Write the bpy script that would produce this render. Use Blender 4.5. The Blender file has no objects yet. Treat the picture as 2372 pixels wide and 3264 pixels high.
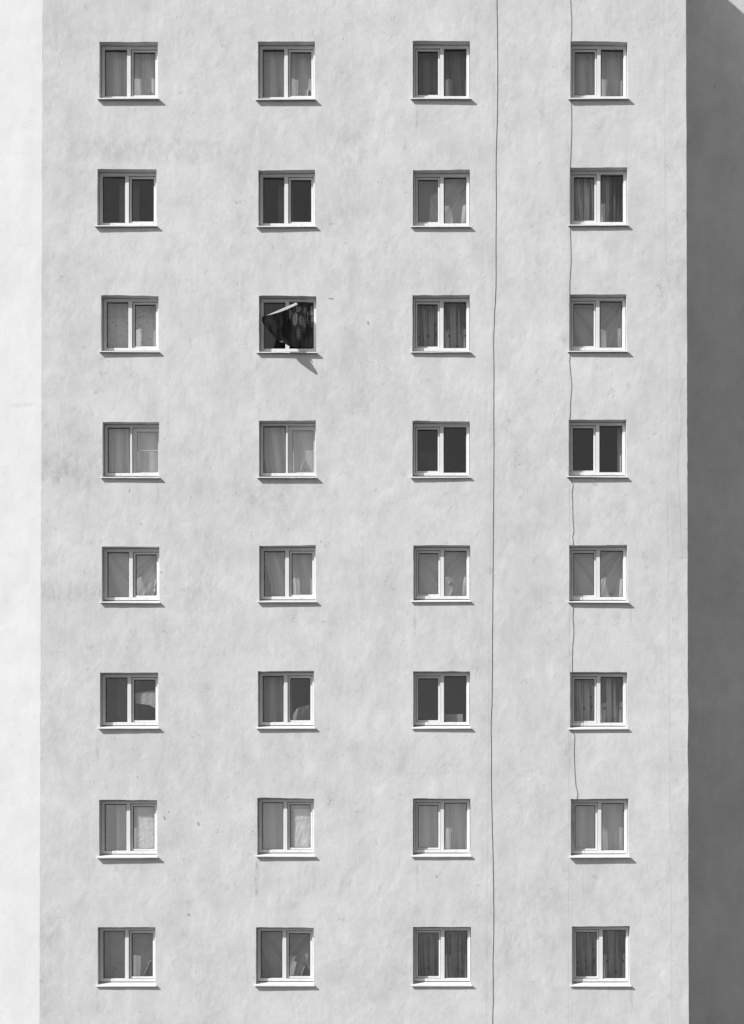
import bpy, bmesh, math, random
import numpy as np
from mathutils import Vector, noise

# ------------------------------------------------------------------ camera
SC = bpy.context.scene
COL = SC.collection
PXM = 143.6            # photo pixels per metre in the facade plane
CX, HY = 1550.0, 3100.0
DIST, CAMH = 35.0, 11.0
cam_d = bpy.data.cameras.new("camera")
cam = bpy.data.objects.new("camera", cam_d)
COL.objects.link(cam)
cam.location = (0, -DIST, CAMH)
cam.rotation_euler = (math.radians(90), 0, 0)
cam_d.sensor_fit = 'HORIZONTAL'
cam_d.sensor_width = 36
cam_d.lens = 36 * DIST / (2372 / PXM)
cam_d.shift_x = (1186 - CX) / 2372
cam_d.shift_y = (HY - 1632) / 2372
cam_d.clip_end = 3000
SC.camera = cam

# ------------------------------------------------------------------ world, sun
TX, TZ = 1.70, 1.50                       # shadow run right / down for each metre of depth
SUNV = Vector((-TX, -1, TZ)).normalized()
el = math.asin(SUNV.z)
az = math.atan2(SUNV.x, SUNV.y)
W = bpy.data.worlds.new("World"); SC.world = W
W.use_nodes = True
nt = W.node_tree
bg = nt.nodes['Background']
sky = nt.nodes.new('ShaderNodeTexSky')
sky.sky_type = 'NISHITA'; sky.sun_disc = False
sky.sun_elevation = el; sky.sun_rotation = az
bw = nt.nodes.new('ShaderNodeRGBToBW')    # the photograph is black and white
nt.links.new(sky.outputs[0], bw.inputs[0]); nt.links.new(bw.outputs[0], bg.inputs[0])
bg.inputs[1].default_value = 0.079
sd = bpy.data.lights.new("sun", 'SUN'); so = bpy.data.objects.new("sun", sd); COL.objects.link(so)
sd.energy = 3.5; sd.angle = math.radians(0.5); sd.color = (1, 1, 1)
so.rotation_euler = (-SUNV).to_track_quat('-Z', 'Y').to_euler()
so.location = (-30, -30, 60)
SC.view_settings.view_transform = 'Standard'
SC.view_settings.look = 'None'
SC.view_settings.gamma = 1
SC.view_settings.exposure = 0.785
SC.cycles.max_bounces = 8
SC.cycles.transparent_max_bounces = 16

def WX(px, y=0.0): return (px - CX) / PXM * (DIST + y) / DIST
def WZ(py, y=0.0): return (HY - py) / PXM * (DIST + y) / DIST + CAMH

# ------------------------------------------------------------------ materials
class N:
    def __init__(s, name):
        s.m = bpy.data.materials.new(name); s.m.use_nodes = True
        s.t = s.m.node_tree; s.t.nodes.clear()
        s.out = s.t.nodes.new('ShaderNodeOutputMaterial')
    def n(s, typ, **kw):
        nd = s.t.nodes.new(typ)
        for k, v in kw.items():
            if k.startswith('i_'):
                k = k[2:]; k = int(k) if k.isdigit() else k.replace('_', ' ')
                s.put(nd.inputs[k], v)
            else: setattr(nd, k, v)
        return nd
    def put(s, sock, v):
        if isinstance(v, bpy.types.NodeSocket): s.t.links.new(v, sock)
        else: sock.default_value = v
    def math(s, op, a, b=0.0, c=0.0, clamp=False):
        nd = s.t.nodes.new('ShaderNodeMath'); nd.operation = op; nd.use_clamp = clamp
        s.put(nd.inputs[0], a); s.put(nd.inputs[1], b); s.put(nd.inputs[2], c)
        return nd.outputs[0]
    def noise(s, vec, scale, detail=4, rough=.55, dist=0.0):
        nd = s.n('ShaderNodeTexNoise', i_Scale=scale, i_Detail=detail, i_Roughness=rough, i_Distortion=dist)
        s.t.links.new(vec, nd.inputs['Vector'])
        return nd.outputs['Fac']
    def maprange(s, v, a, b, c=0.0, d=1.0, smooth=False):
        nd = s.n('ShaderNodeMapRange'); nd.clamp = True
        if smooth: nd.interpolation_type = 'SMOOTHSTEP'
        for i, q in enumerate((v, a, b, c, d)): s.put(nd.inputs[i], q)
        return nd.outputs[0]
    def scalevec(s, vec, sc, loc=(0, 0, 0)):
        nd = s.n('ShaderNodeMapping'); s.t.links.new(vec, nd.inputs['Vector'])
        nd.inputs['Scale'].default_value = sc; nd.inputs['Location'].default_value = loc
        return nd.outputs[0]
    def grey(s, v):
        nd = s.n('ShaderNodeCombineColor')
        for i in range(3): s.put(nd.inputs[i], v)
        return nd.outputs[0]
    def obj(s):
        return s.n('ShaderNodeTexCoord').outputs['Object']

def plaster(name, base, stains=(), seams=(), bump=1.0, var=1.0, specks=()):
    k = N(name); o = k.obj()
    a = k.noise(o, .35, 3)
    b = k.noise(k.scalevec(o, (1.5, 1.5, 1.05)), 1.0, 6, .6, .25)
    c = k.noise(k.scalevec(o, (3.6, 3.6, 2.6), (3, 1, 7)), 1.0, 8, .72, .45)      # trowel mottling
    st = k.noise(k.scalevec(o, (2.2, 2.2, .22), (11, 0, 2)), 1.0, 4, .6)         # rain washed streaks
    fine = k.noise(o, 45, 3, .7)
    v = k.math('MULTIPLY_ADD', k.math('SUBTRACT', a, .5), .15 * var, base)
    v = k.math('MULTIPLY_ADD', k.math('SUBTRACT', b, .5), .23 * var, v)
    v = k.math('MULTIPLY_ADD', k.math('SUBTRACT', c, .5), .19 * var, v)
    v = k.math('MULTIPLY_ADD', k.math('SUBTRACT', st, .5), .07 * var, v)
    v = k.math('MULTIPLY_ADD', k.math('SUBTRACT', fine, .5), .025 * var, v)
    # dirty smudges: patches of short downward dabs
    sm = k.maprange(k.noise(k.scalevec(o, (6, 6, 2.4), (5, 5, 5)), 1.0, 5, .65, .5), .56, .74, 0, 1, True)
    pa = k.maprange(k.noise(k.scalevec(o, (.8, .8, .8), (1, 9, 4)), 1.0, 3), .50, .68, 0, 1, True)
    v = k.math('SUBTRACT', v, k.math('MULTIPLY', k.math('MULTIPLY', sm, pa), .12 * var))
    # trowel nicks: short broken dark creases
    nn = k.noise(k.scalevec(o, (5, 5, 4), (9, 2, 6)), 1.0, 4, .6, 1.6)
    cre = k.maprange(k.math('ABSOLUTE', k.math('SUBTRACT', nn, .5)), .004, .022, 1, 0)
    cre = k.math('MULTIPLY', cre, k.maprange(k.noise(k.scalevec(o, (3, 3, 3), (7, 7, 1)), 1.0, 5, .7), .56, .66, 0, 1, True))
    v = k.math('SUBTRACT', v, k.math('MULTIPLY', cre, .12 * var))
    spk = k.maprange(k.noise(k.scalevec(o, (22, 22, 18)), 1.0, 3, .6), .60, .74, 0, 1)
    v = k.math('SUBTRACT', v, k.math('MULTIPLY', spk, .035 * var))
    # pits and nicks
    vo = k.n('ShaderNodeTexVoronoi', i_Scale=.9); k.t.links.new(k.scalevec(o, (1.3, 1.3, .8)), vo.inputs['Vector'])
    pit = k.maprange(vo.outputs['Distance'], .012, .024, 1, 0)
    vr = k.n('ShaderNodeSeparateColor'); k.t.links.new(vo.outputs['Color'], vr.inputs[0])
    pit = k.math('MULTIPLY', pit, k.math('GREATER_THAN', vr.outputs[0], .62))
    v = k.math('SUBTRACT', v, k.math('MULTIPLY', pit, .22))
    xyz = k.n('ShaderNodeSeparateXYZ'); k.t.links.new(o, xyz.inputs[0])
    X, Z = xyz.outputs[0], xyz.outputs[2]
    rag = k.noise(k.scalevec(o, (7, 7, 3), (2, 2, 2)), 1.0, 6, .7, .8)
    for (px, py, rx, ry, amt) in stains:
        dx = k.math('MULTIPLY', k.math('SUBTRACT', X, WX(px)), PXM / rx)
        dz = k.math('MULTIPLY', k.math('SUBTRACT', Z, WZ(py)), PXM / ry)
        r2 = k.math('ADD', k.math('MULTIPLY', dx, dx), k.math('MULTIPLY', dz, dz))
        m = k.maprange(r2, .15, 1.0, 1, 0, True)
        m = k.math('MULTIPLY', m, k.maprange(rag, .40, .62, .15, 1, True))
        v = k.math('MULTIPLY_ADD', m, -amt, v)
    for (px, py, rx, ry) in specks:
        dx = k.math('MULTIPLY', k.math('SUBTRACT', X, WX(px)), PXM / rx)
        dz = k.math('MULTIPLY', k.math('SUBTRACT', Z, WZ(py)), PXM / ry)
        dx = k.math('MULTIPLY_ADD', dz, .4, dx)
        r2 = k.math('ADD', k.math('MULTIPLY', dx, dx), k.math('MULTIPLY', dz, dz))
        v = k.math('MULTIPLY_ADD', k.maprange(r2, .3, 1.0, 1, 0), -.26, v)
    for (xa, ya, xb, yb, wpx, amt) in seams:      # scored joint: straight line from (xa,ya) to (xb,yb)
        sl = (WX(xb) - WX(xa)) / (WZ(yb) - WZ(ya))
        line = k.math('MULTIPLY_ADD', k.math('SUBTRACT', Z, WZ(ya)), sl, WX(xa))
        d = k.math('ABSOLUTE', k.math('SUBTRACT', X, line))
        m = k.maprange(d, wpx * .3 / PXM, wpx / PXM, 1, 0, True)
        m = k.math('MULTIPLY', m, k.maprange(k.noise(o, 2.3, 4), .35, .6, .3, 1))
        v = k.math('MULTIPLY_ADD', m, -amt, v)
    und = k.noise(k.scalevec(o, (1, 1, .7)), 2.2, 4, .5, .5)
    rid = k.noise(k.scalevec(o, (1, 1, .8), (4, 4, 4)), 9, 5, .6, .5)
    h = k.math('MULTIPLY_ADD', rid, .27, und)
    h = k.math('MULTIPLY_ADD', fine, .02, h)
    h = k.math('MULTIPLY_ADD', cre, -.18, h)
    h = k.math('MULTIPLY_ADD', pit, -.15, h)
    bp = k.n('ShaderNodeBump', i_Strength=1.0, i_Distance=.014 * bump, i_Height=h)
    bs = k.n('ShaderNodeBsdfPrincipled', i_Base_Color=k.grey(v), i_Roughness=.95, i_Normal=bp.outputs[0])
    bs.inputs['Specular IOR Level'].default_value = .15
    k.t.links.new(bs.outputs[0], k.out.inputs[0])
    return k.m

STAINS = [(230, 1495, 210, 75, .10), (190, 1390, 120, 60, .05), (480, 480, 330, 55, .08), (1110, 500, 70, 120, .08),
          (860, 1560, 120, 100, .08), (230, 1885, 210, 40, .09), (640, 1800, 90, 160, .04), (150, 2980, 60, 80, .07),
          (324, 1165, 8, 60, .2), (330, 1400, 7, 60, .08), (818, 2800, 8, 70, .22), (640, 1910, 160, 60, .05), (1640, 2950, 220, 160, .05),
          (145, 3150, 25, 160, .06), (560, 180, 130, 90, .03), (1060, 700, 80, 90, .04), (1000, 1990, 130, 130, .03),
          (380, 2030, 120, 160, .03), (1120, 1260, 60, 300, .03), (1540, 2150, 60, 500, .03), (1330, 370, 6, 50, .10), (820, 1150, 6, 45, .08), (505, 1560, 7, 55, .08), (1322, 1985, 6, 60, .09), (1815, 2420, 40, 60, .05), (312, 2380, 7, 60, .10), (1000, 2790, 6, 60, .07), (1330, 2800, 7, 60, .08), (1000, 760, 8, 60, .06), (2010, 1960, 7, 50, .08), (2012, 3190, 8, 60, .08), (310, 3190, 8, 60, .10), (700, 3100, 160, 120, .04)]
SEAMS = [(1578, 0, 1550, 3264, 2.6, .07), (1820, 0, 1816, 1560, 2.6, .07), (1816, 1560, 1823, 3264, 2.6, .05),
         (2140, 2950, 2142, 3200, 3, .06)]
SPECKS = [(1174, 1030, 4, 8), (1056, 952, 10, 4), (525, 2608, 4, 8), (633, 2627, 5, 8), (602, 2916, 5, 5), (515, 1825, 4, 4), (413, 1565, 3, 6), (449, 1670, 4, 3), (1392, 2795, 3, 6), (538, 2588, 3, 4)]
M_wall = plaster('plaster_front', .565, STAINS, SEAMS, specks=SPECKS)
M_side = plaster('plaster_side', .57, [(70, 1285, 60, 10, .10), (40, 480, 60, 8, .03)], (), .6, .5)
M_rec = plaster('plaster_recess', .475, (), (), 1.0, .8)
M_patch = plaster('plaster_patch', .525, (), (), .8, .8)

def simple(name, v, rough=.6, var=.04, sc=8.0, spec=.3, dirt=0.0, bump=0.0):
    k = N(name); o = k.obj()
    g = k.math('MULTIPLY_ADD', k.math('SUBTRACT', k.noise(o, sc, 4), .5), var * 2, v)
    if dirt:
        d = k.maprange(k.noise(k.scalevec(o, (14, 14, 14), (3, 8, 1)), 1, 5, .7, .5), .6, .72, 0, 1, True)
        g = k.math('MULTIPLY_ADD', d, -dirt, g)
    bs = k.n('ShaderNodeBsdfPrincipled', i_Base_Color=k.grey(g), i_Roughness=rough)
    bs.inputs['Specular IOR Level'].default_value = spec
    if bump:
        bp = k.n('ShaderNodeBump', i_Distance=bump, i_Height=k.noise(o, 25, 4)); k.t.links.new(bp.outputs[0], bs.inputs['Normal'])
    k.t.links.new(bs.outputs[0], k.out.inputs[0])
    return k.m

M_frame = simple('white_window_plastic', .67, .45, .03, 3, .25, .16)
M_bead = simple('grey_glazing_bead', .62, .4, .03)
M_gasket_shade = simple('black_gasket_and_gap_shade', .02, .6, .005)
M_sill = simple('painted_sheet_sill', .66, .6, .06, 5, .2, .25)
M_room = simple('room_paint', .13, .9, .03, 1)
M_roof = simple('roof_felt', .12, .9, .03, 2)
M_cable = simple('cable_sheath', .09, .6, .02, 20)
M_cable2 = simple('thin_cable_sheath', .13, .6, .02, 20)
M_ground = simple('asphalt', .07, .95, .02, .2)

def glass_mat(idx=1.58):
    k = N('window_glass')
    geo = k.n('ShaderNodeNewGeometry')       # same reflectance from both sides of the thin pane
    ior = k.maprange(geo.outputs['Backfacing'], 0, 1, idx, 1 / idx)
    fr = k.n('ShaderNodeFresnel', i_IOR=ior)
    o = k.obj()
    bp = k.n('ShaderNodeBump', i_Distance=.002, i_Height=k.noise(o, 3, 2))
    tr = k.n('ShaderNodeBsdfTransparent'); tr.inputs[0].default_value = (.965, .965, .965, 1)
    gl = k.n('ShaderNodeBsdfGlossy', i_Roughness=.02, i_Normal=bp.outputs[0]); gl.inputs[0].default_value = (1, 1, 1, 1)
    mx = k.n('ShaderNodeMixShader', i_0=fr.outputs[0], i_1=tr.outputs[0], i_2=gl.outputs[0])
    k.t.links.new(mx.outputs[0], k.out.inputs[0])
    return k.m
M_glass = glass_mat()
M_glass2 = glass_mat(2.0)      # coated panes, more mirror-like
COATED = {(1,1), (1,2), (1,4), (2,3), (3,1), (3,4), (4,1), (4,2), (5,1), (5,2), (5,3), (5,4), (7,1), (7,2), (7,3), (7,4)}
PANE = [M_glass]

_cm = {}
def cloth_mat(alb, sheer, pat=None, gloss=False):
    key = (round(alb, 3), round(sheer, 3), pat, gloss)
    if key in _cm: return _cm[key]
    k = N('curtain_cloth'); uv = k.n('ShaderNodeTexCoord').outputs['UV']; o = k.obj()
    g = k.math('MULTIPLY_ADD', k.math('SUBTRACT', k.noise(o, 3.0, 4), .5), alb * .25, alb)
    sp = k.n('ShaderNodeSeparateXYZ'); k.t.links.new(uv, sp.inputs[0]); U, V = sp.outputs[0], sp.outputs[1]
    if pat == 'squares':                      # printed squares in loose rows
        br = k.n('ShaderNodeTexVoronoi', distance='CHEBYCHEV', i_Scale=1.0, i_Randomness=.45)
        k.t.links.new(k.scalevec(uv, (17, 17, 1)), br.inputs['Vector'])
        cs = k.n('ShaderNodeSeparateColor'); k.t.links.new(br.outputs['Color'], cs.inputs[0])
        m = k.math('MULTIPLY', k.maprange(br.outputs['Distance'], .30, .36, 1, 0), k.math('GREATER_THAN', cs.outputs[0], .62))
        rows = k.math('GREATER_THAN', k.noise(k.scalevec(uv, (2.5, 5, 1)), 1, 1), .47)
        g = k.math('MULTIPLY_ADD', k.math('MULTIPLY', m, rows), -alb * .30, g)
        g = k.math('MULTIPLY_ADD', k.maprange(V, .70, .72, 0, 1), -alb * .22, g)  # lintel shadow painted as a darker band across the curtain top
    if pat in ('stripes', 'motif'):           # woven vertical stripes, darker bands between
        w = k.noise(k.scalevec(uv, (17, .5, 1)), 1, 2)
        g = k.math('MULTIPLY', g, k.maprange(w, .42, .52, .35, 1.15, True))
        if pat == 'motif':
            vo = k.n('ShaderNodeTexVoronoi', i_Scale=1.0, i_Randomness=.35)
            k.t.links.new(k.scalevec(uv, (8, 5, 1)), vo.inputs['Vector'])
            ring = k.maprange(k.math('ABSOLUTE', k.math('SUBTRACT', vo.outputs['Distance'], .14)), .03, .06, 1, 0)
            g = k.math('MULTIPLY_ADD', ring, -alb * .5, g)
    if pat == 'fan':                          # layered swags: doubled cloth reads denser
        f = None
        for (cx0, sg) in ((-.15, 1), (1.15, -1)):
            a = k.math('ARCTAN2', k.math('SUBTRACT', 1.25, V), k.math('MULTIPLY', k.math('SUBTRACT', U, cx0), sg))
            cmb = k.n('ShaderNodeCombineXYZ'); k.put(cmb.inputs[0], k.math('MULTIPLY', a, 5.0)); k.put(cmb.inputs[1], cx0)
            w = k.maprange(k.noise(cmb.outputs[0], 1.0, 2), .40, .56, .74, 1.10, True)
            near = k.maprange(k.math('MULTIPLY', k.math('SUBTRACT', U, .5), sg), -.02, .06, 1, 0, True)
            w = k.math('MULTIPLY_ADD', k.math('SUBTRACT', w, 1.0), near, 1.0)
            f = w if f is None else k.math('MINIMUM', f, w)
        g = k.math('MULTIPLY', g, f)
    if pat == 'soft':
        w = k.noise(k.scalevec(uv, (7, .35, 1)), 1, 2)
        g = k.math('MULTIPLY', g, k.maprange(w, .38, .60, .66, 1.12, True))
    if pat == 'check':
        cu = k.math('GREATER_THAN', k.math('FRACT', k.math('MULTIPLY', U, 38)), .38)
        cv = k.math('GREATER_THAN', k.math('FRACT', k.math('MULTIPLY', V, 31)), .38)
        tot = None
        for (bu, bv, ru, rv, am) in ((.335, .38, .055, .15, 1), (.29, .16, .045, .08, .9), (.18, .20, .035, .10, .8), (.055, .20, .035, .12, 1), (.18, .43, .04, .14, .5), (.29, .70, .05, .14, .4), (.05, .45, .03, .14, .6), (.24, .40, .03, .12, .6)):
            du = k.math('MULTIPLY', k.math('SUBTRACT', U, bu), 1 / ru); dv = k.math('MULTIPLY', k.math('SUBTRACT', V, bv), 1 / rv)
            m = k.math('MULTIPLY', k.maprange(k.math('ADD', k.math('MULTIPLY', du, du), k.math('MULTIPLY', dv, dv)), .5, 1.1, 1, 0, True), am)
            tot = m if tot is None else k.math('MAXIMUM', tot, m)
        g = k.math('MULTIPLY_ADD', k.math('MULTIPLY', k.math('MULTIPLY', cu, cv), tot), .5, g)
        fold = k.maprange(k.noise(k.scalevec(uv, (9, 1.2, 1), (2, 5, 0)), 1, 2), .4, .6, .6, 1.5, True)  # fold shading painted into the cloth colour
        g = k.math('MULTIPLY', g, k.math('MAXIMUM', fold, tot))
    g = k.math('MAXIMUM', g, .004)
    col = k.grey(g)
    df = k.n('ShaderNodeBsdfDiffuse', i_Color=col); tl = k.n('ShaderNodeBsdfTranslucent', i_Color=col)
    mx = k.n('ShaderNodeMixShader', i_0=.12 if pat != 'check' else .05, i_1=df.outputs[0], i_2=tl.outputs[0])
    last = mx.outputs[0]
    if gloss:
        gs = k.n('ShaderNodeBsdfGlossy', i_Roughness=.28); last = k.n('ShaderNodeMixShader', i_0=.14, i_1=last, i_2=gs.outputs[0]).outputs[0]
    if sheer > 0:
        tr = k.n('ShaderNodeBsdfTransparent'); last = k.n('ShaderNodeMixShader', i_0=sheer, i_1=last, i_2=tr.outputs[0]).outputs[0]
    k.t.links.new(last, k.out.inputs[0])
    _cm[key] = k.m
    return k.m

# ------------------------------------------------------------------ helpers
def link(o, parent=None):
    COL.objects.link(o)
    if parent is not None: o.parent = parent
    return o
def mesh_obj(name, bm, mats, parent=None, smooth=False):
    me = bpy.data.meshes.new(name)
    bmesh.ops.recalc_face_normals(bm, faces=bm.faces)
    bm.to_mesh(me); bm.free()
    for m in (mats if isinstance(mats, (list, tuple)) else [mats]): me.materials.append(m)
    if smooth: me.polygons.foreach_set('use_smooth', [True] * len(me.polygons))
    return link(bpy.data.objects.new(name, me), parent)
def empty(name, loc=(0, 0, 0), parent=None):
    o = bpy.data.objects.new(name, None); o.empty_display_size = .3
    o.location = loc
    return link(o, parent)
def box(bm, x0, x1, y0, y1, z0, z1, mi=0):
    vs = [bm.verts.new(p) for p in ((x0, y0, z0), (x1, y0, z0), (x1, y1, z0), (x0, y1, z0), (x0, y0, z1), (x1, y0, z1), (x1, y1, z1), (x0, y1, z1))]
    for q in ((0, 1, 5, 4), (1, 2, 6, 5), (2, 3, 7, 6), (3, 0, 4, 7), (4, 5, 6, 7), (3, 2, 1, 0)):
        f = bm.faces.new([vs[i] for i in q]); f.material_index = mi
def ring(bm, x0, x1, z0, z1, l, r, b, t, y0, y1, mi=0):
    """rectangular frame, mitred corners in one closed band"""
    o = [(x0, z0), (x1, z0), (x1, z1), (x0, z1)]
    i = [(x0 + l, z0 + b), (x1 - r, z0 + b), (x1 - r, z1 - t), (x0 + l, z1 - t)]
    V = [[bm.verts.new((p[0], y, p[1])) for p in c] for y in (y0, y1) for c in (o, i)]
    of, inf, ob, inb = V
    for a in range(4):
        c = (a + 1) % 4
        for q in ((of[a], of[c], inf[c], inf[a]), (ob[a], inb[a], inb[c], ob[c]), (of[a], ob[a], ob[c], of[c]), (inf[a], inf[c], inb[c], inb[a])):
            bm.faces.new(q).material_index = mi
def setp(o, **kw):
    for k, v in kw.items(): o[k] = v
    return o
def n1(x, s, seed=0.0): return noise.noise(Vector((x * s, seed, 0)))

# ------------------------------------------------------------------ setting
bm = bmesh.new()
s = 1500
bm.faces.new([bm.verts.new(p) for p in ((-s, -s, 0), (s, -s, 0), (s, s, 0), (-s, s, 0))])
setp(mesh_obj('ground', bm, M_ground), kind='structure')

# windows: left, top, right, sill-front-bottom in photo pixels (from the facade plane)
def P(xo, yo, L, T, R, B): return (xo + L / 2.06, yo + T / 2.06, xo + R / 2.06, yo + B / 2.06)
WIN = {
 (1,1): P(280,100,76,68,460,435), (1,2): P(280,100,1117,66,1491,440), (1,3): P(1280,100,74,62,449,435), (1,4): P(1280,100,1110,66,1484,435),
 (2,1): P(280,510,62,60,451,428), (2,2): P(280,510,1120,66,1491,432), (2,3): P(1280,510,75,65,448,432), (2,4): P(1280,510,1105,48,1483,423),
 (3,1): P(280,910,88,65,464,430), (3,2): P(280,910,1124,67,1500,435), (3,3): P(1280,910,72,63,448,432), (3,4): P(1280,910,1102,58,1477,428),
 (4,1): P(280,1310,97,73,468,433), (4,2): P(280,1310,1124,63,1497,432), (4,3): P(1280,1310,72,66,448,432), (4,4): P(1280,1310,1098,57,1477,428),
 (5,1): P(280,1710,92,67,470,430), (5,2): P(280,1710,1125,60,1497,425), (5,3): P(1280,1710,78,58,450,423), (5,4): P(1280,1710,1102,57,1482,428),
 (6,1): P(280,2110,80,70,462,432), (6,2): P(280,2110,1117,60,1485,432), (6,3): P(1280,2110,77,61,449,432), (6,4): P(1280,2110,1108,66,1482,436),
 (7,1): P(280,2510,74,82,455,457), (7,2): P(280,2510,1113,70,1486,450), (7,3): P(1280,2510,75,73,452,450), (7,4): P(1280,2510,1112,75,1490,455),
 (8,1): P(280,2920,65,74,444,457), (8,2): P(280,2920,1104,75,1484,455), (8,3): P(1280,2920,76,72,456,455), (8,4): P(1280,2920,1120,68,1500,457)}
DROP = {1: (40, 38, 35, 38), 2: (35, 32, 32, 32), 3: (33, 35, 32, 35), 4: (32, 38, 29, 35), 5: (33, 33, 27, 37), 6: (35, 30, 27, 28), 7: (42, 32, 27, 45), 8: (27, 35, 27, 27)}
D_FR = .15            # depth of the frame face behind the plaster
SLOPE = .075          # fall of the sill to its front

REC, GAP = 5.0, 4.5       # depth and width of the shaded recess
ROOFZ = WZ(-659)
XL_T, XL_B = WX(136), WX(126)
XR_T, XR_B = WX(2187), WX(2196)
def edgeL(z): t = (WZ(0) - z) / (WZ(0) - WZ(3264)); return XL_T + (XL_B - XL_T) * max(-.2, min(1.1, t)) + .010 * n1(z, 2.2, 3) + .006 * n1(z, 9, 8)
def edgeR(z): t = (WZ(0) - z) / (WZ(0) - WZ(3264)); return XR_T + (XR_B - XR_T) * max(-.2, min(1.1, t)) + .014 * n1(z, 1.1, 5) + .008 * n1(z, 6, 6)

bld = empty('apartment_building', (0, 0, 0))
setp(bld, label='tall pale plastered apartment block with rows of small white framed windows', category='apartment building')

WORLD = {}
for (r, c), (L, T, R, B) in WIN.items():
    e = max(.035, (DROP[r][c - 1] / 2.06 / PXM - .020) / TZ)
    # front edge of the sill stands e in front of the wall
    zf = (HY - B) / PXM * (DIST - e) / DIST + CAMH       # top of the lip
    WORLD[r, c] = dict(x0=WX(L), x1=WX(R), z1=WZ(T), e=e, zf=zf, z0=zf + SLOPE * .3 - .035, zb=zf + SLOPE)
NS = 14
bm = bmesh.new()
rowsz = [ROOFZ] + [0.5 * (WORLD[r, 1]['z0'] + WORLD[r + 1, 1]['z1']) for r in range(1, 8)] + [WORLD[8, 1]['z0'] - 1.2]
colsx = [0.5 * (WORLD[1, c]['x1'] + WORLD[1, c + 1]['x0']) for c in (1, 2, 3)]
# plaster seam between the first two rows' cell and the roof keeps the same point count
def colx(i, z):
    if i == 0: return edgeL(z)
    if i == 4: return edgeR(z)
    return colsx[i - 1]
for r in range(1, 9):
    for c in range(1, 5):
        w = WORLD[r, c]
        zt, zb_ = rowsz[r - 1], rowsz[r]
        outer, inner = [], []
        sd_ = r * 7.1 + c * 3.3
        tilt = random.Random(r * 10 + c).uniform(-.012, .012)
        for k in range(NS):                                   # bottom, left to right
            t = k / NS; outer.append((colx(c - 1, zb_) + (colx(c, zb_) - colx(c - 1, zb_)) * t, zb_))
            inner.append((w['x0'] + (w['x1'] - w['x0']) * t, w['z0']))
        for k in range(NS):                                   # right, up
            t = k / NS; z = zb_ + (zt - zb_) * t; outer.append((colx(c, z), z))
            zz = w['z0'] + (w['z1'] - w['z0']) * t; inner.append((w['x1'] + .005 * n1(zz, 5, sd_ + 2), zz))
        for k in range(NS):                                   # top, right to left
            t = k / NS; outer.append((colx(c, zt) + (colx(c - 1, zt) - colx(c, zt)) * t, zt))
            xx = w['x1'] + (w['x0'] - w['x1']) * t; inner.append((xx, w['z1'] + tilt * (1 - 2 * t) + .009 * n1(xx, 4, sd_)))
        for k in range(NS):                                   # left, down
            t = k / NS; z = zt + (zb_ - zt) * t; outer.append((colx(c - 1, z), z))
            zz = w['z1'] + (w['z0'] - w['z1']) * t; inner.append((w['x0'] + .005 * n1(zz, 5, sd_ + 1), zz))
        vo = [bm.verts.new((x, 0, z)) for x, z in outer]
        vi = [bm.verts.new((x, 0, z)) for x, z in inner]
        cx_, cz_ = (w['x0'] + w['x1']) / 2, (w['z0'] + w['z1']) / 2
        vb = [bm.verts.new((x + (cx_ - x) * .004, .30, z)) for x, z in inner]
        n_ = len(vo)
        for k in range(n_):
            j = (k + 1) % n_
            bm.faces.new((vo[k], vo[j], vi[j], vi[k]))
            bm.faces.new((vi[k], vi[j], vb[j], vb[k]))
zb_ = rowsz[-1]
K = 12
for i in range(4):                                             # plain wall down to the ground
    for k in range(K):
        za, zc = zb_ * (1 - k / K), zb_ * (1 - (k + 1) / K)
        bm.faces.new([bm.verts.new(p) for p in ((colx(i, za), 0, za), (colx(i, zc), 0, zc), (colx(i + 1, zc), 0, zc), (colx(i + 1, za), 0, za))])
bmesh.ops.remove_doubles(bm, verts=bm.verts, dist=.0005)
wall = mesh_obj('wall', bm, M_wall, bld)

# side wall turned a little away on the left; follows the same wavy corner
ANG = math.radians(12)
LEN = 9.0
bm = bmesh.new(); prev = None
zs = [ROOFZ * (1 - k / 160) for k in range(161)]
for z in zs:
    x = edgeL(z); a = bm.verts.new((x - .0005, 0.0005, z)); b = bm.verts.new((XL_T - LEN * math.cos(ANG), LEN * math.sin(ANG), z))
    if prev: bm.faces.new((prev[0], prev[1], b, a))
    prev = (a, b)
setp(mesh_obj('side_wall', bm, M_side, bld), label='brighter blank plaster wall on the left, turned toward the sun')
# return wall and the recessed wall in shade on the right
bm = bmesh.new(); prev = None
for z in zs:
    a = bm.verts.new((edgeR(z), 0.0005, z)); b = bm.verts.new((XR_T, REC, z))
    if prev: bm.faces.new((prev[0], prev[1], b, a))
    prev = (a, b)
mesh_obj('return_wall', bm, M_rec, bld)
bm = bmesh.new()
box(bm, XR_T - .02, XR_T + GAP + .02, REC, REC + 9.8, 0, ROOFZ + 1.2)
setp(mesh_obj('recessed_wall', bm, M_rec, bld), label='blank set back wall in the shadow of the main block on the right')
bm = bmesh.new()
box(bm, XR_T + GAP, XR_T + GAP + 14, 0, REC + 9.8, 0, ROOFZ)  # unseen block, added to shape the light inside the recess
setp(mesh_obj('added_wing_wall', bm, M_side, bld), label='unseen wing added beyond the recess to shape its light')
bm = bmesh.new()
xl = XL_T - LEN * math.cos(ANG)
pts = [(xl, LEN * math.sin(ANG)), (XL_T, 0.0), (XR_T, 0.0), (XR_T, REC), (XR_T, 15), (xl, 15)]
top = [bm.verts.new((x, y, ROOFZ + .004)) for x, y in pts]; bot = [bm.verts.new((x, y, ROOFZ - .25)) for x, y in pts]
bm.faces.new(top)
mesh_obj('roof', bm, M_roof, bld)
bm = bmesh.new()
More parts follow.
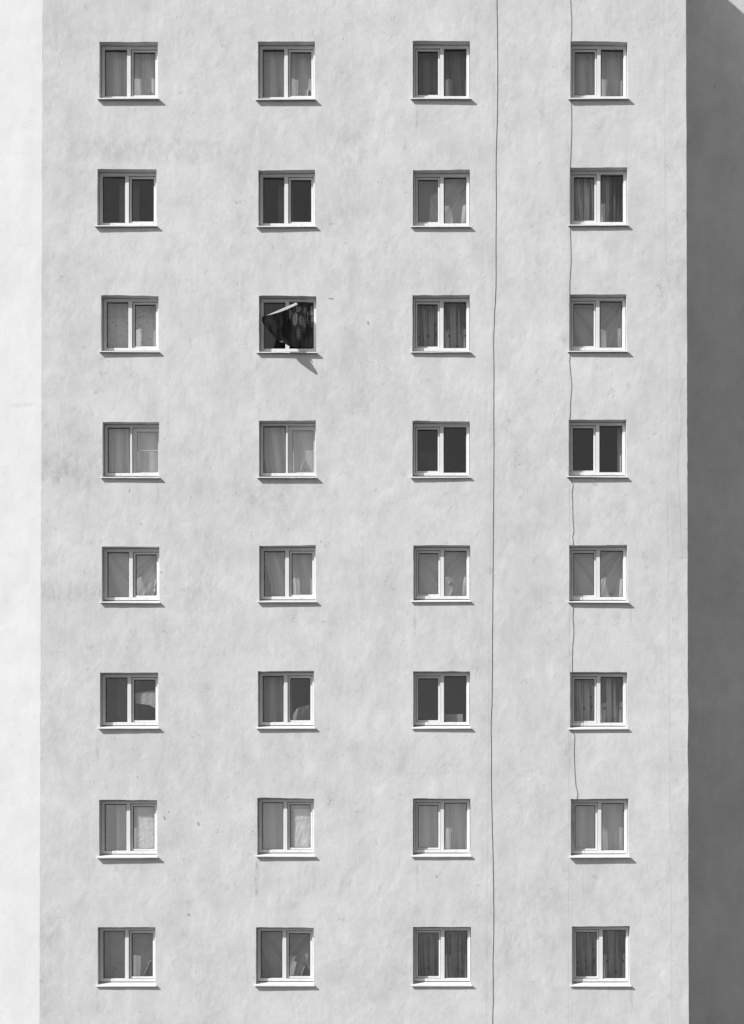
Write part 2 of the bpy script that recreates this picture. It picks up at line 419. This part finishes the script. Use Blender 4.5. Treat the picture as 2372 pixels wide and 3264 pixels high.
for a, b in (((xl, 15), (XR_T, 15)), ((xl, LEN * math.sin(ANG)), (xl, 15))):
    bm.faces.new([bm.verts.new(p) for p in ((a[0], a[1], 0), (b[0], b[1], 0), (b[0], b[1], ROOFZ), (a[0], a[1], ROOFZ))])
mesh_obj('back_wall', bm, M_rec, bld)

# rooms behind the windows: floor slabs, party walls, back walls
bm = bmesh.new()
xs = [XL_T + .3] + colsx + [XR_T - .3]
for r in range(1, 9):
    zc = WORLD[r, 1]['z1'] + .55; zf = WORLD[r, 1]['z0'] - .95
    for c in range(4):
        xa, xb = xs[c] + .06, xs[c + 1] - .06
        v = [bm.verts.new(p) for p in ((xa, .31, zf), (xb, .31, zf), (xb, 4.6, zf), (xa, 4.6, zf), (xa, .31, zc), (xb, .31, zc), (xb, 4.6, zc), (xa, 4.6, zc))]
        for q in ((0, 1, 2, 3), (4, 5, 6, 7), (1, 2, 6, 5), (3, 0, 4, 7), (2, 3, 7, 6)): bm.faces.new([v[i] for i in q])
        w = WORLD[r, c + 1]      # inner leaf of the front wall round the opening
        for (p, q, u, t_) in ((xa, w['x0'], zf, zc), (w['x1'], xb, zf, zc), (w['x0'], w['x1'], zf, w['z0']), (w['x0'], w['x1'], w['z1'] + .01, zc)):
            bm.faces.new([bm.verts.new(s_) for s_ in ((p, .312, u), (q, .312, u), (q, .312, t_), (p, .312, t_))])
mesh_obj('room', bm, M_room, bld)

# thin skim-coat patch along the right corner
bm = bmesh.new()
ed = [(1205, 2180), (1270, 2164), (1330, 2175), (1400, 2166), (1440, 2160), (1470, 2163), (1500, 2158), (1560, 2164), (1640, 2168), (1720, 2170), (1790, 2176)]
prev = None
for (ya, xa), (yb, xb) in zip(ed[:-1], ed[1:]):
    for k in range(6):
        y = ya + (yb - ya) * k / 6; x = xa + (xb - xa) * k / 6 + 3 * n1(y, .06, 2)
        z = WZ(y)
        q = [bm.verts.new(p) for p in ((WX(x) - .20, -.0006, z), (WX(x), -.0030, z), (WX(x) + .016, -.001, z), (edgeR(z) + .001, -.003, z))]
        if prev:
            for i in range(3): bm.faces.new((prev[i], q[i], q[i + 1], prev[i + 1]))
        prev = q
setp(mesh_obj('plaster_patch', bm, M_patch, bld), label='ragged skim coat patch along the right corner')

# ------------------------------------------------------------------ windows
def pane(x0, x1, z0, z1, y, parent):
    bm = bmesh.new(); box(bm, x0, x1, y, y + .016, z0, z1)
    return mesh_obj('pane', bm, PANE[0], parent)

for (r, c), w in WORLD.items():
    rnd = random.Random(r * 31 + c)
    PANE[0] = M_glass2 if (r, c) in COATED else M_glass
    g = empty('window', ((w['x0'] + w['x1']) / 2, 0, w['z0']), bld)
    cx_, cz_ = g.location.x, g.location.z
    hw = (w['x1'] - w['x0']) / 2
    zt = w['z1'] - cz_; zb = w['zb'] - cz_
    fb = D_FR
    thin = (r == 4 and c <= 2)
    A = c <= 2
    FL = .072 if A else .052; FR_ = .052 if A else .070; FT = .066; FB = .078; MU = .080
    if thin: MU = .036; FL = .062; FR_ = .03; FT = .05
    if (r, c) == (3, 2): FL = .078; FR_ = .07; MU = .078
    # the bars
    bm = bmesh.new()
    ring(bm, -hw - .01, hw + .01, zb, zt + .02, FL + .01, FR_ + .01, FB, FT + .02, fb, fb + .09)
    ix0, ix1, iz0, iz1 = -hw + FL, hw - FR_, zb + FB, zt - FT
    wide, sash = (.515, None)
    if A: mx0 = ix0 + (.505 if not thin else .535) * (hw / .645)
    else: mx0 = ix1 - .525 * (hw / .645) - MU
    mx1 = mx0 + MU
    box(bm, mx0, mx1, fb, fb + .088, iz0 - .001, iz1 + .001)
    fx0, fx1 = (ix0, mx0) if A else (mx1, ix1)         # fixed light
    sx0, sx1 = (mx1, ix1) if A else (ix0, mx0)         # opening light
    ring(bm, fx0, fx1, iz0, iz1, .010, .010, .010, .010, fb + .030, fb + .085, 1)
    ring(bm, fx0 + .010, fx1 - .010, iz0 + .010, iz1 - .010, .013, .011, .011, .013, fb + .036, fb + .085, 2)
    for q in ((fx0 + fx1) / 2, (sx0 + sx1) / 2):        # drain caps
        q += rnd.uniform(-.03, .03)
        box(bm, q - .016, q + .016, fb - .004, fb + .001, zb + .040, zb + .054, 1)
    for q, s_ in ((-hw + .004, 1), (hw - .012, 1)):      # dark sealant bead where the frame meets the reveal
        box(bm, q, q + .008, fb - .003, fb + .001, zb + .02, zt - .012, 2)
    box(bm, -hw + .012, hw - .012, fb - .003, fb + .001, zt - .010, zt - .003, 2)
    box(bm, -hw + .012, hw - .012, fb - .003, fb + .001, zb + .003, zb + .013, 2)
    mesh_obj('frame', bm, [M_frame, M_bead, M_gasket_shade], g).location = (0, 0, 0)
    pane(fx0 + .006, fx1 - .006, iz0 + .006, iz1 - .006, fb + .045, g)
    if thin:
        # sliding light set further back, seen with its own frame through the outer glass
        bm = bmesh.new()
        ring(bm, sx0 - .02, sx1 + .0, iz0 - .0, iz1 + .0, .105, .05, .055, .075, fb + .10, fb + .14)
        ring(bm, sx0 + .085, sx1 - .05, iz0 + .055, iz1 - .075, .010, .010, .010, .010, fb + .112, fb + .138, 2)
        if c == 1: box(bm, sx0 + .095, sx1 - .06, fb + .112, fb + .12, iz0 + .53, iz0 + .545, 0)
        mesh_obj('sash', bm, [M_frame, M_bead, M_gasket_shade], g)
        pane(sx0 + .088, sx1 - .052, iz0 + .058, iz1 - .078, fb + .12, g)
        pane(sx0 + .001, sx1 - .001, iz0 + .001, iz1 - .001, fb + .045, g)
    elif (r, c) == (3, 2):
        # light opened inward
        bm = bmesh.new()
        ring(bm, 0, .56, iz0 + .01, iz1 - .01, .05, .05, .05, .05, 0, .05)
        for v in bm.verts:
            x, y = v.co.x, v.co.y
            v.co.x = sx1 + .02 - y; v.co.y = fb + .10 + x
        mesh_obj('sash', bm, [M_frame, M_bead, M_gasket_shade], g)
    else:
        sy = fb + .042
        bm = bmesh.new()
        sl, sr = (.052, .046) if A else (.048, .046)
        ring(bm, sx0 + .001, sx1 - .001, iz0 + .001, iz1 - .001, sl, sr, .050, .052, sy, sy + .05)
        ring(bm, sx0 + .0012, sx1 - .0012, iz0 + .0012, iz1 - .0012, .009, .007, .008, .010, sy - .002, sy + .002, 2)
        a0, a1, b0, b1 = sx0 + .001 + sl, sx1 - .001 - sr, iz0 + .051, iz1 - .053
        ring(bm, a0, a1, b0, b1, .014, .012, .011, .014, sy + .008, sy + .045, 2)
        # thin black ring at the sash edge is the gap's shadow, painted in
        mesh_obj('sash', bm, [M_frame, M_bead, M_gasket_shade], g)
        pane(a0 + .006, a1 - .006, b0 + .006, b1 - .006, sy + .018, g)
    # folded sheet-metal sill, sloping to a lip
    bm = bmesh.new()
    ns = 16; cols = []
    oL, oR = .045 + rnd.uniform(-.008, .01), .030 + rnd.uniform(-.01, .012)
    skew = rnd.uniform(-.007, .007)
    tl = rnd.uniform(-.005, .005)
    for k in range(ns + 1):
        t = k / ns; x = -hw - oL + (2 * hw + oL + oR) * t
        e = w['e'] + skew * (2 * t - 1) + .004 * n1(t, 5, r + c * 9.0)
        zf = w['zf'] - cz_ + tl * (2 * t - 1) + .004 * n1(t, 4, r * 5.0 + c)
        xb = max(-hw + .003, min(hw - .003, x))
        cols.append([bm.verts.new(p) for p in ((xb, fb + .03, zb + .0005), (xb, .002, zb - SLOPE * (fb) / (fb + w['e'])), (x, -e, zf), (x, -e - .001, zf - .024), (x, -e + .008, zf - .024), (x, -.001 if 0 < k < ns else -.001, zf - .018 + SLOPE * .2))])
    for a, b in zip(cols[:-1], cols[1:]):
        for i in range(5): bm.faces.new((a[i], a[i + 1], b[i + 1], b[i]))
    for e_ in (cols[0], cols[-1]): bm.faces.new(e_[1:])
    mesh_obj('sill', bm, M_sill, g)

# ------------------------------------------------------------------ curtains
random.seed(5)
def curtain(r, c, label, alb, kind='sheer', u0=0.0, u1=1.0, v0=0.0, v1=1.0, sheer=.25, depth=.41, ridges=(), pat=None,
            lean=0.0, seed=0, name='curtain', cat='curtain', edge=None, gloss=False, amp=1.0, group='curtains hanging inside the windows'):
    """u,v in fractions of the opening (left..right, bottom..top)"""
    w = WORLD[r, c]
    x0, x1 = w['x0'] - .02, w['x1'] + .02; z0, z1 = w['z0'] - .02, w['z1'] + .02
    Wd, H = x1 - x0, z1 - z0
    nu, nv = max(8, int(Wd * (u1 - u0) / .014)), max(8, int(H * (v1 - v0) / .016))
    U, V = np.meshgrid(np.linspace(u0, u1, nu + 1), np.linspace(v0, v1, nv + 1))
    U0 = U.copy()
    if edge is not None:                      # list of (v, left limit, right limit)
        ev = [e[0] for e in edge]
        lo = np.interp(V, ev, [e[1] for e in edge]); hi = np.interp(V, ev, [e[2] for e in edge])
        t = (U - u0) / (u1 - u0); U = lo + (hi - lo) * t
    rs = np.random.RandomState(seed + r * 17 + c * 5)
    Y = np.zeros_like(U)
    ph = rs.uniform(0, 6.28, 8)
    wob = .25 * np.sin(2.1 * V + ph[6]) + .15 * np.sin(5 * V + ph[7])
    if kind == 'sheer':
        for i, f in enumerate((9, 17, 31)): Y += (.006, .004, .0025)[i] * np.sin(f * U0 * 2 + ph[i] + wob)
        Y += .012 * np.sin(3 * U0 + 2 * V + ph[4])
    elif kind == 'pleat':
        ww = U0 * 46 + 1.6 * np.sin(U0 * 9 + ph[0]) + lean * V * 3 + wob
        Y += .016 * np.sin(ww) + .006 * np.sin(2.3 * ww + ph[1])
    elif kind == 'swag':                      # folds fanning out from a pulled-up corner
        a1 = np.arctan2(1.25 - V, (U + .15)); a2 = np.arctan2(1.25 - V, (1.15 - U))
        Y += 1.8 * .016 * np.sin(15 * a1 + ph[0]) * np.clip(1 - U * 1.1, .05, 1) + 1.8 * .016 * np.sin(17 * a2 + ph[1]) * np.clip(U * 1.1, .05, 1)
        Y += .012 * np.sin(4 * U + 3 * V + ph[2])
    elif kind == 'film':
        for i in range(14):
            th = rs.uniform(0.2, 2.9); f = rs.uniform(14, 60)
            s_ = np.cos(th) * U * 1.1 + np.sin(th) * V * .5
            Y += (.22 / f) * (np.abs(np.sin(f * s_ + ph[i % 8] * 3 + 2 * np.sin(6 * V + i))) ** .7) * .35
    Y *= amp
    for (ua, va, ub, vb, wd, hgt) in ridges:
        # narrow fold standing toward the glass
        ax, az, bx, bz = ua * Wd, va * H, ub * Wd, vb * H
        px, pz = U * Wd - ax, V * H - az; dx, dz = bx - ax, bz - az; L2 = dx * dx + dz * dz
        t = np.clip((px * dx + pz * dz) / L2, 0, 1)
        dd = ((px - t * dx) * dz - (pz - t * dz) * dx) / math.sqrt(L2)     # signed distance
        taper = np.clip(np.sin(np.pi * np.clip(t, .02, .98)), 0, 1) ** .6
        inside = ((px * dx + pz * dz) / L2 > 0) & ((px * dx + pz * dz) / L2 < 1)
        sgn = 1.0 if dz > 0 else -1.0
        hgt = hgt * 4.2
        q = dd * sgn / wd                      # positive to the right of the fold
        prof = np.where(q < 0, np.clip(1 + q, 0, 1), np.clip(1 - q / 1.6, 0, 1))
        Y -= hgt * prof * taper * inside
    dep = depth
    verts = np.stack([x0 + U * Wd, dep + Y, z0 + V * H], -1).reshape(-1, 3)
    ox, oz = x0 + (u0 + u1) / 2 * Wd, z0 + v1 * H
    verts -= np.array([ox, dep, oz])
    idx = np.arange((nu + 1) * (nv + 1)).reshape(nv + 1, nu + 1)
    F = np.stack([idx[:-1, :-1], idx[:-1, 1:], idx[1:, 1:], idx[1:, :-1]], -1).reshape(-1, 4)
    me = bpy.data.meshes.new(name)
    me.vertices.add(len(verts)); me.vertices.foreach_set('co', verts.astype(np.float32).ravel())
    me.loops.add(F.size); me.loops.foreach_set('vertex_index', F.astype(np.int32).ravel())
    me.polygons.add(len(F)); me.polygons.foreach_set('loop_start', np.arange(0, F.size, 4, dtype=np.int32))
    me.update(calc_edges=True)
    me.polygons.foreach_set('use_smooth', [kind != 'film'] * len(F))
    uvl = me.uv_layers.new(name='UVMap'); UVv = np.stack([U0, V], -1).reshape(-1, 2)[F.ravel()]
    uvl.data.foreach_set('uv', UVv.astype(np.float32).ravel())
    me.materials.append(cloth_mat(min(.85, alb * 1.9), sheer * .3, pat or ('fan' if kind == 'swag' else None), gloss))
    o = link(bpy.data.objects.new(name, me)); o.location = (ox, dep, oz)
    setp(o, label=label, category=cat)
    if group: o['group'] = group
    return o

G1 = 'sheer curtains hanging inside the windows'
C1, C2, C3, C4 = 'first column of windows', 'second column of windows', 'third column of windows', 'fourth column of windows'
def rid(a): return a
LT, MD, DK = .42, .30, .10
curtain(1,1,'pale sheer curtain with two thin bright folds, top window of the leftmost column', LT, 'sheer', pat='soft', ridges=((.66,.08,.66,.34,.018,.030),(.78,.08,.78,.36,.018,.038)))
curtain(1,2,'smooth pale curtain with faint bright folds, top window of the second column', LT*.95, 'sheer', pat='soft', ridges=((.66,.06,.67,.34,.018,.02),(.83,.10,.84,.36,.02,.025)))
curtain(1,3,'dark drawn curtain, top window of the third column', .13, 'sheer', pat='soft', sheer=.15)
curtain(1,4,'plain grey sheer curtain, top window of the rightmost column', LT*.92, 'sheer', pat='soft', ridges=((.72,.08,.73,.24,.02,.022),))
curtain(2,1,'dim curtain behind the middle of a dark window, second down the leftmost column', .09, 'sheer', u0=.29, u1=.62, sheer=.2, depth=.5)
curtain(2,2,'dim narrow curtain behind the dark glass, second from the top in the second column', .10, 'sheer', u0=.30, u1=.55, sheer=.2, depth=.55)
curtain(2,3,'wavy edged sheer curtain over the right side, second window down the third column', LT*.9, 'swag', u0=.25, u1=1, edge=[(0,.22,1),(.25,.28,1),(.55,.30,1),(.7,.30,1),(.72,.33,1),(.76,.42,1),(.80,.5,1),(.82,0.52,1),(1,.52,1)], sheer=.25)
curtain(2,3,'dim grey curtain behind the wavy edged one, second window down the third column', .16, 'sheer', depth=.45, sheer=.1)
curtain(2,4,'pleated striped curtain, lighter on its left, second window down the rightmost column', .36, 'pleat', u0=0, u1=.72, pat='stripes', sheer=.1)
curtain(2,4,'dark pleated curtain along the right side, second window down the rightmost column', .06, 'pleat', u0=.70, u1=1, pat='stripes', sheer=.1, seed=4, depth=.34)
curtain(3,1,'pale curtain printed with darker squares, third window down the leftmost column', LT*1.05, 'sheer', pat='squares', sheer=.12)
curtain(3,3,'pleated curtain with rings printed on it, third window down the third column', .22, 'pleat', pat='motif', sheer=.08, lean=.3)
curtain(3,4,'smooth grey sheer curtain without folds, third window down the rightmost column', .33, 'swag', sheer=.2, amp=.3)
curtain(4,1,'tall pale curtain gathered at the middle, fourth window down the leftmost column', LT, 'sheer', u0=0, u1=1, sheer=.15, pat='soft', depth=.36)
curtain(4,2,'pale sheer curtain with one bright fold, fourth window down the second column', LT*.95, 'sheer', sheer=.15, depth=.36, pat='soft', edge=[(0,.14,1),(.4,.08,1),(1,0.0,1)], ridges=((.67,.14,.76,.42,.03,.03),))
curtain(4,3,'dim sheet added for a faint reflection in dark glass, fourth window down the third column', .045, 'pleat', u0=.12, u1=.50, v1=.62, sheer=.1, depth=.6)  # dim sheet stands in for a faint reflection on the pane
curtain(6,1,'dim curtain behind the left pane, sixth window down the leftmost column', .05, 'swag', u0=.22, u1=.56, sheer=.1, depth=.5)
curtain(4,4,'narrow pale curtain at the right edge of the dark window, fourth down the rightmost column', .30, 'sheer', u0=.86, u1=.96, sheer=.2)
curtain(5,1,'sheer curtain swept up in bright diagonal folds, fifth window down the leftmost column', LT*.9, 'swag', sheer=.2, ridges=((.66,.12,.78,.48,.03,.035),(.64,.10,.70,.36,.03,.03),(.84,.26,.94,.62,.03,.04),(.78,.12,.90,.34,.02,.03)))
curtain(5,2,'sheer curtain parted over a dark lower left corner, fifth window down the second column', LT*.85, 'pleat', amp=.4, sheer=.2, pat='soft', edge=[(0,.20,1),(.2,.185,1),(.4,.17,1),(.6,.12,1),(.8,.05,1),(1,0,1)])
curtain(5,3,'tight sheer curtain with slanting bright fold, fifth window down the third column', LT*.85, 'swag', sheer=.2, ridges=((.61,.10,.69,.28,.02,.035),(.62,.40,.66,.44,.02,.03)))
curtain(5,4,'sheer curtain with curved bright fold at lower right, fifth window down the rightmost column', LT*.85, 'swag', sheer=.2, seed=3, ridges=((.67,.10,.71,.22,.022,.038),(.72,.24,.75,.33,.022,.035)))
curtain(6,1,'pale cloth folded over the middle of the right pane, sixth window down the leftmost column', .19, 'sheer', u0=.56, u1=.99, v0=.3, v1=.72, edge=[(.3,.95,.99),(.38,.93,.99),(.46,.80,.99),(.49,.56,.99),(.66,.56,.99),(.72,.90,.99)], sheer=.1, depth=.27)
curtain(6,2,'flat mid grey curtain over the left pane, sixth window down the second column', .24, 'sheer', u0=0, u1=.56, pat='soft', sheer=.15)
curtain(6,2,'low draped cloth behind the right pane, sixth window down the second column', .16, 'swag', u0=.58, u1=1, v0=0, v1=.5, edge=[(0,.58,1),(.3,.58,1),(.42,.66,1),(.46,.86,1),(.5,.9,1)], sheer=.1)
curtain(6,4,'pleated curtain with dark blotches, sixth window down the rightmost column', .27, 'pleat', pat='motif', sheer=.05, seed=9)
curtain(7,1,'grey curtain beside a dark gap at the left, seventh window down the leftmost column', .28, 'sheer', u0=.24, u1=.58, pat='soft', sheer=.12)
curtain(7,2,'plain grey curtain behind the left pane, seventh window down the second column', .27, 'sheer', u0=0, u1=.56, pat='soft', sheer=.15)
curtain(7,3,'grey sheer curtain with thin upright bright fold, seventh window down the third column', .30, 'sheer', pat='soft', sheer=.2, ridges=((.655,.10,.665,.46,.018,.036),))
curtain(7,4,'plain grey curtain behind hanging cable, seventh window down the rightmost column', .28, 'sheer', pat='soft', sheer=.2)
curtain(8,1,'dark grey curtain with bright leaf shaped fold, lowest window of the leftmost column', .23, 'sheer', sheer=.2, ridges=((.71,.12,.80,.34,.026,.042),(.80,.34,.85,.44,.03,.042),(.90,.10,.96,.18,.02,.03)))
curtain(8,2,'dark grey swept curtain with two bright slanting folds, lowest window of the second column', .23, 'swag', sheer=.2, ridges=((.73,.12,.80,.34,.024,.040),(.62,.44,.69,.54,.026,.04)))
curtain(8,3,'very dark pleated curtain, lowest window of the third column', .12, 'pleat', pat='stripes', sheer=.1)
curtain(8,4,'dark pleated curtain with blotched print, lowest window of the rightmost column', .15, 'pleat', pat='motif', sheer=.1)
curtain(6,3,'pale board standing behind the lower right pane, sixth window down the third column', .17, 'sheer', u0=.54, u1=.86, v0=0, v1=.30, sheer=0, depth=.33, amp=.1, name='board', cat='board', group=None)
FG = 'crumpled plastic films over right panes'
curtain(7,1,'crumpled bright plastic film taped over the right pane, seventh window down the leftmost column', .34, 'film', u0=.615, u1=.93, v0=.10, v1=.74, sheer=.25, depth=.222, gloss=True, name='plastic_film', cat='plastic film', group=FG, amp=1.3)
curtain(7,1,'grey curtain above plastic film, seventh window down the leftmost column', .28, 'sheer', u0=.60, u1=1, sheer=.15, depth=.30)
curtain(7,2,'creased thin plastic film over the right pane, seventh window down the second column', .36, 'film', u0=.62, u1=.92, v0=.10, v1=.82, sheer=.35, depth=.222, gloss=True, name='plastic_film', cat='plastic film', group=FG, amp=1.0, seed=3)
curtain(7,2,'dim curtain behind plastic film, seventh window down the second column', .25, 'sheer', u0=.58, u1=1, sheer=.15, depth=.30, seed=8)

# ------------------------------------------------------------------ cloth blowing out of the open window
def zp(x, y, dep): return Vector((WX(780 + x / 5.493, dep), dep, WZ(900 + y / 5.493, dep)))
ctrl = [  # columns from the right jamb to the free tip; rows top to bottom
 [(1215, 335, .23), (1215, 600, .22), (1215, 880, .23), (1215, 1145, .24)],
 [(1130, 335, .24), (1130, 600, .17), (1120, 880, .20), (1110, 1145, .22)],
 [(1040, 345, .16), (1010, 600, .22), (1000, 880, .15), (1000, 1140, .19)],
 [(930, 365, .10), (880, 600, .02), (900, 880, .03), (920, 1138, .15)],
 [(850, 400, .02), (800, 640, -.09), (810, 900, -.03), (835, 1128, .05)],
 [(740, 450, -.09), (730, 690, -.04), (690, 900, -.17), (735, 1092, -.03)],
 [(620, 505, -.22), (620, 700, -.22), (600, 880, -.16), (650, 1050, -.13)],
 [(500, 558, -.36), (510, 690, -.32), (520, 820, -.36), (560, 985, -.24)],
 [(400, 580, -.50), (400, 660, -.53), (410, 760, -.46), (430, 860, -.36)],
 [(322, 592, -.66), (300, 622, -.66), (306, 680, -.56), (330, 745, -.46)]]
CP = np.array([[list(zp(*p)) for p in col] for col in ctrl])
def cr(P_, t):
    n = len(P_) - 1; f = min(max(t, 0), 1) * n; i = min(int(f), n - 1); f -= i
    p1, p2 = P_[i], P_[i + 1]
    p0 = P_[i - 1] if i > 0 else 2 * p1 - p2
    p3 = P_[i + 2] if i + 2 <= n else 2 * p2 - p1
    return .5 * ((2 * p1) + (p2 - p0) * f + (2 * p0 - 5 * p1 + 4 * p2 - p3) * f * f + (3 * p1 - p0 - 3 * p2 + p3) * f ** 3)
def surf(u, v):
    return cr(np.array([cr(col, v) for col in CP]), u)
bm = bmesh.new(); uvl = bm.loops.layers.uv.new('UVMap')
NU, NV = 70, 36
gr = []
org = zp(1205, 340, .2)
for i in range(NU + 1):
    row = []
    for j in range(NV + 1):
        u, v = i / NU, j / NV
        p = Vector(surf(u, v))
        rip = .010 * math.sin(34 * u + 2.5 * v) + .022 * (u > .36) * min(1, (u - .36) * 6) * math.sin(24 * u + 9 * v) + .006 * math.sin(70 * u + 5 * v + 1)
        p.y += rip * min(1, (1.02 - u) * 3)
        row.append(bm.verts.new(p - org))
    gr.append(row)
for i in range(NU):
    for j in range(NV):
        f = bm.faces.new((gr[i][j], gr[i][j + 1], gr[i + 1][j + 1], gr[i + 1][j]))
        for lp, (a, b) in zip(f.loops, ((i, j), (i, j + 1), (i + 1, j + 1), (i + 1, j))): lp[uvl].uv = (a / NU, b / NV * 1.0)
bm.faces.ensure_lookup_table()
me = bpy.data.meshes.new('cloth'); bm.to_mesh(me); bm.free(); me.materials.append(cloth_mat(.055, 0, 'check'))
me.polygons.foreach_set('use_smooth', [True] * len(me.polygons))
cloth = link(bpy.data.objects.new('blowing_cloth', me)); cloth.location = org
setp(cloth, label='dark checked cloth blowing out of the open window, its pale edge curled over', category='cloth')
# pale lining curled along the top edge
bm = bmesh.new(); gr = []
def lerp(a, b, t): return a + (b - a) * t
for i in range(41):
    t = i / 40                                     # from the top right to the tip
    lo = np.array([lerp(925, 395, t), lerp(392, 583, t) + 22 * math.sin(math.pi * t) - 6])
    hi = np.array([lerp(905, 385, t), lerp(352, 580, t) - 2])
    dl = lerp(-.02, -.50, t)
    row = []
    for j in range(9):
        q = j / 8
        x, y = lo * (1 - q) + hi * q
        dep = dl - .055 * math.sin(math.pi * .5 * (1 - q)) * (1.1 - t * .5) + .06 * q + .014 * math.sin(34 * t + 7 * q) * math.sin(math.pi * q) + .009 * math.sin(75 * t - 5 * q) - .015
        row.append(bm.verts.new(zp(x, y, dep) - org))
    gr.append(row)
for a, b in zip(gr[:-1], gr[1:]):
    for j in range(8): bm.faces.new((a[j], b[j], b[j + 1], a[j + 1]))
h = mesh_obj('hem', bm, cloth_mat(.38, 0), cloth, True)
h['label'] = 'pale curled edge of the cloth'
bm = bmesh.new()
q = [zp(610, 1030, -.26), zp(640, 1042, -.27), zp(668, 1048, -.25), zp(664, 1018, -.24), zp(645, 1030, -.26)]
bm.faces.new([bm.verts.new(p - org) for p in q])
r_ = bmesh.ops.extrude_face_region(bm, geom=bm.faces[:]); bmesh.ops.translate(bm, verts=[v for v in r_['geom'] if isinstance(v, bmesh.types.BMVert)], vec=(0, .008, 0))
mesh_obj('tag', bm, cloth_mat(.75, 0), cloth)

# ------------------------------------------------------------------ cables
def cable(name, pts, rad, mat, label):
    """pts: (px, py, y) along the wall"""
    P3 = [np.array([WX(x, y), y, WZ(py, y)]) for x, py, y in pts]
    out = []
    n = len(P3)
    for i in range(n - 1):
        L = np.linalg.norm(P3[i + 1] - P3[i]); st = max(2, int(L / .06))
        for k in range(st):
            f = k / st; p1, p2 = P3[i], P3[i + 1]; p0 = P3[i - 1] if i else 2 * p1 - p2; p3 = P3[i + 2] if i + 2 < n else 2 * p2 - p1
            h00, h10, h01, h11 = 2*f**3-3*f*f+1, f**3-2*f*f+f, -2*f**3+3*f*f, f**3-f*f
            z = p1[2] + (p2[2] - p1[2]) * f
            m1 = (p2 - p0) / max(.01, abs(p2[2] - p0[2])) * abs(p2[2] - p1[2]); m2 = (p3 - p1) / max(.01, abs(p3[2] - p1[2])) * abs(p2[2] - p1[2])
            q = h00 * p1 + h10 * m1 + h01 * p2 + h11 * m2; q[2] = z
            q[0] += .0035 * n1(z, 4, 7)
            out.append(q)
    out.append(P3[-1])
    bm = bmesh.new(); prev = None; base = Vector(out[-1])
    for i, p in enumerate(out):
        rg = []
        for k in range(8):
            a = k * math.pi / 4
            rg.append(bm.verts.new(Vector((p[0] + rad * math.cos(a), p[1] + rad * math.sin(a), p[2])) - base))
        if prev:
            for k in range(8): bm.faces.new((prev[k], prev[(k + 1) % 8], rg[(k + 1) % 8], rg[k]))
        prev = rg
    o = mesh_obj(name, bm, mat, None, True); o.location = base
    setp(o, label=label, category='cable')
    return o
c1 = [(1586, -500), (1584, -200), (1584, 0), (1585, 100), (1586, 210), (1585, 360), (1581, 510), (1581.5, 640), (1580.5, 770), (1580.5, 910), (1575.6, 1010), (1573, 1100), (1574, 1170),
      (1573.5, 1310), (1574, 1430), (1573, 1570), (1572, 1710), (1570, 1970), (1569, 2110), (1568, 2240), (1565, 2300), (1566, 2370), (1566, 2510), (1569, 2640),
      (1572, 2770), (1573.7, 2920), (1573, 3000), (1571, 3060), (1572, 3180), (1570, 3264), (1572, 3600), (1570, 4300), (1571, 4660)]
cable('cable', [(x, y, -.0055) for x, y in c1], .0045, M_cable, 'long dark cable running down the whole wall between the third and fourth columns')
F = -.006; S = -.012
def over(r):   # the sill lip of the fourth column
    w = WORLD[r, 4]; return -.006
B4 = {r: WIN[r, 4][3] for r in range(1, 8)}
c2 = [(1819, -400, F), (1819, 0, F), (1822, 60, F), (1822, 100, F), (1820, 130, F), (1820, 220, -.005)]
mid = {1: [(1822, 345), (1822, 420), (1820, 480), (1819, 510), (1818, 532)], 2: [(1818, 742), (1819, 770), (1820, 840), (1816, 905), (1816, 936)],
       3: [(1817, 1140), (1815.5, 1150), (1817, 1170), (1822, 1230), (1818, 1290), (1819, 1312), (1816, 1337)],
       4: [(1820, 1528), (1826.6, 1545), (1824, 1565), (1825, 1600), (1826, 1655), (1829, 1695), (1825, 1712), (1827, 1725), (1827, 1738)],
       5: [(1827, 1935), (1826, 1970), (1829, 2010), (1825, 2070), (1824, 2110), (1824, 2142)],
       6: [(1828, 2333), (1832, 2350), (1831, 2370), (1830, 2400), (1833, 2470), (1836, 2505), (1841, 2525), (1839, 2545)]}
for r in range(1, 7):
    x = WIN[r, 4][0] + 2 + (3 if r > 4 else 0)
    c2 += [(x, B4[r] - 90, -.008), (x, B4[r] - 10, over(r)), (x + .5, B4[r] + 5, over(r))] + [(a, b, F) for a, b in mid[r]]
    if r < 6: c2 += [(WIN[r + 1, 4][0] + 3, WIN[r + 1, 4][1] + 60, -.004)]
c2 += [(1832, 2575, .06), (1827, 2600, .10), (1829, 2640, .12), (1831, 2690, .13), (1838, 2712, .135)]
cable('thin_cable', c2, .0040, M_cable2, 'thin wavy cable hanging down past the rightmost column of windows')
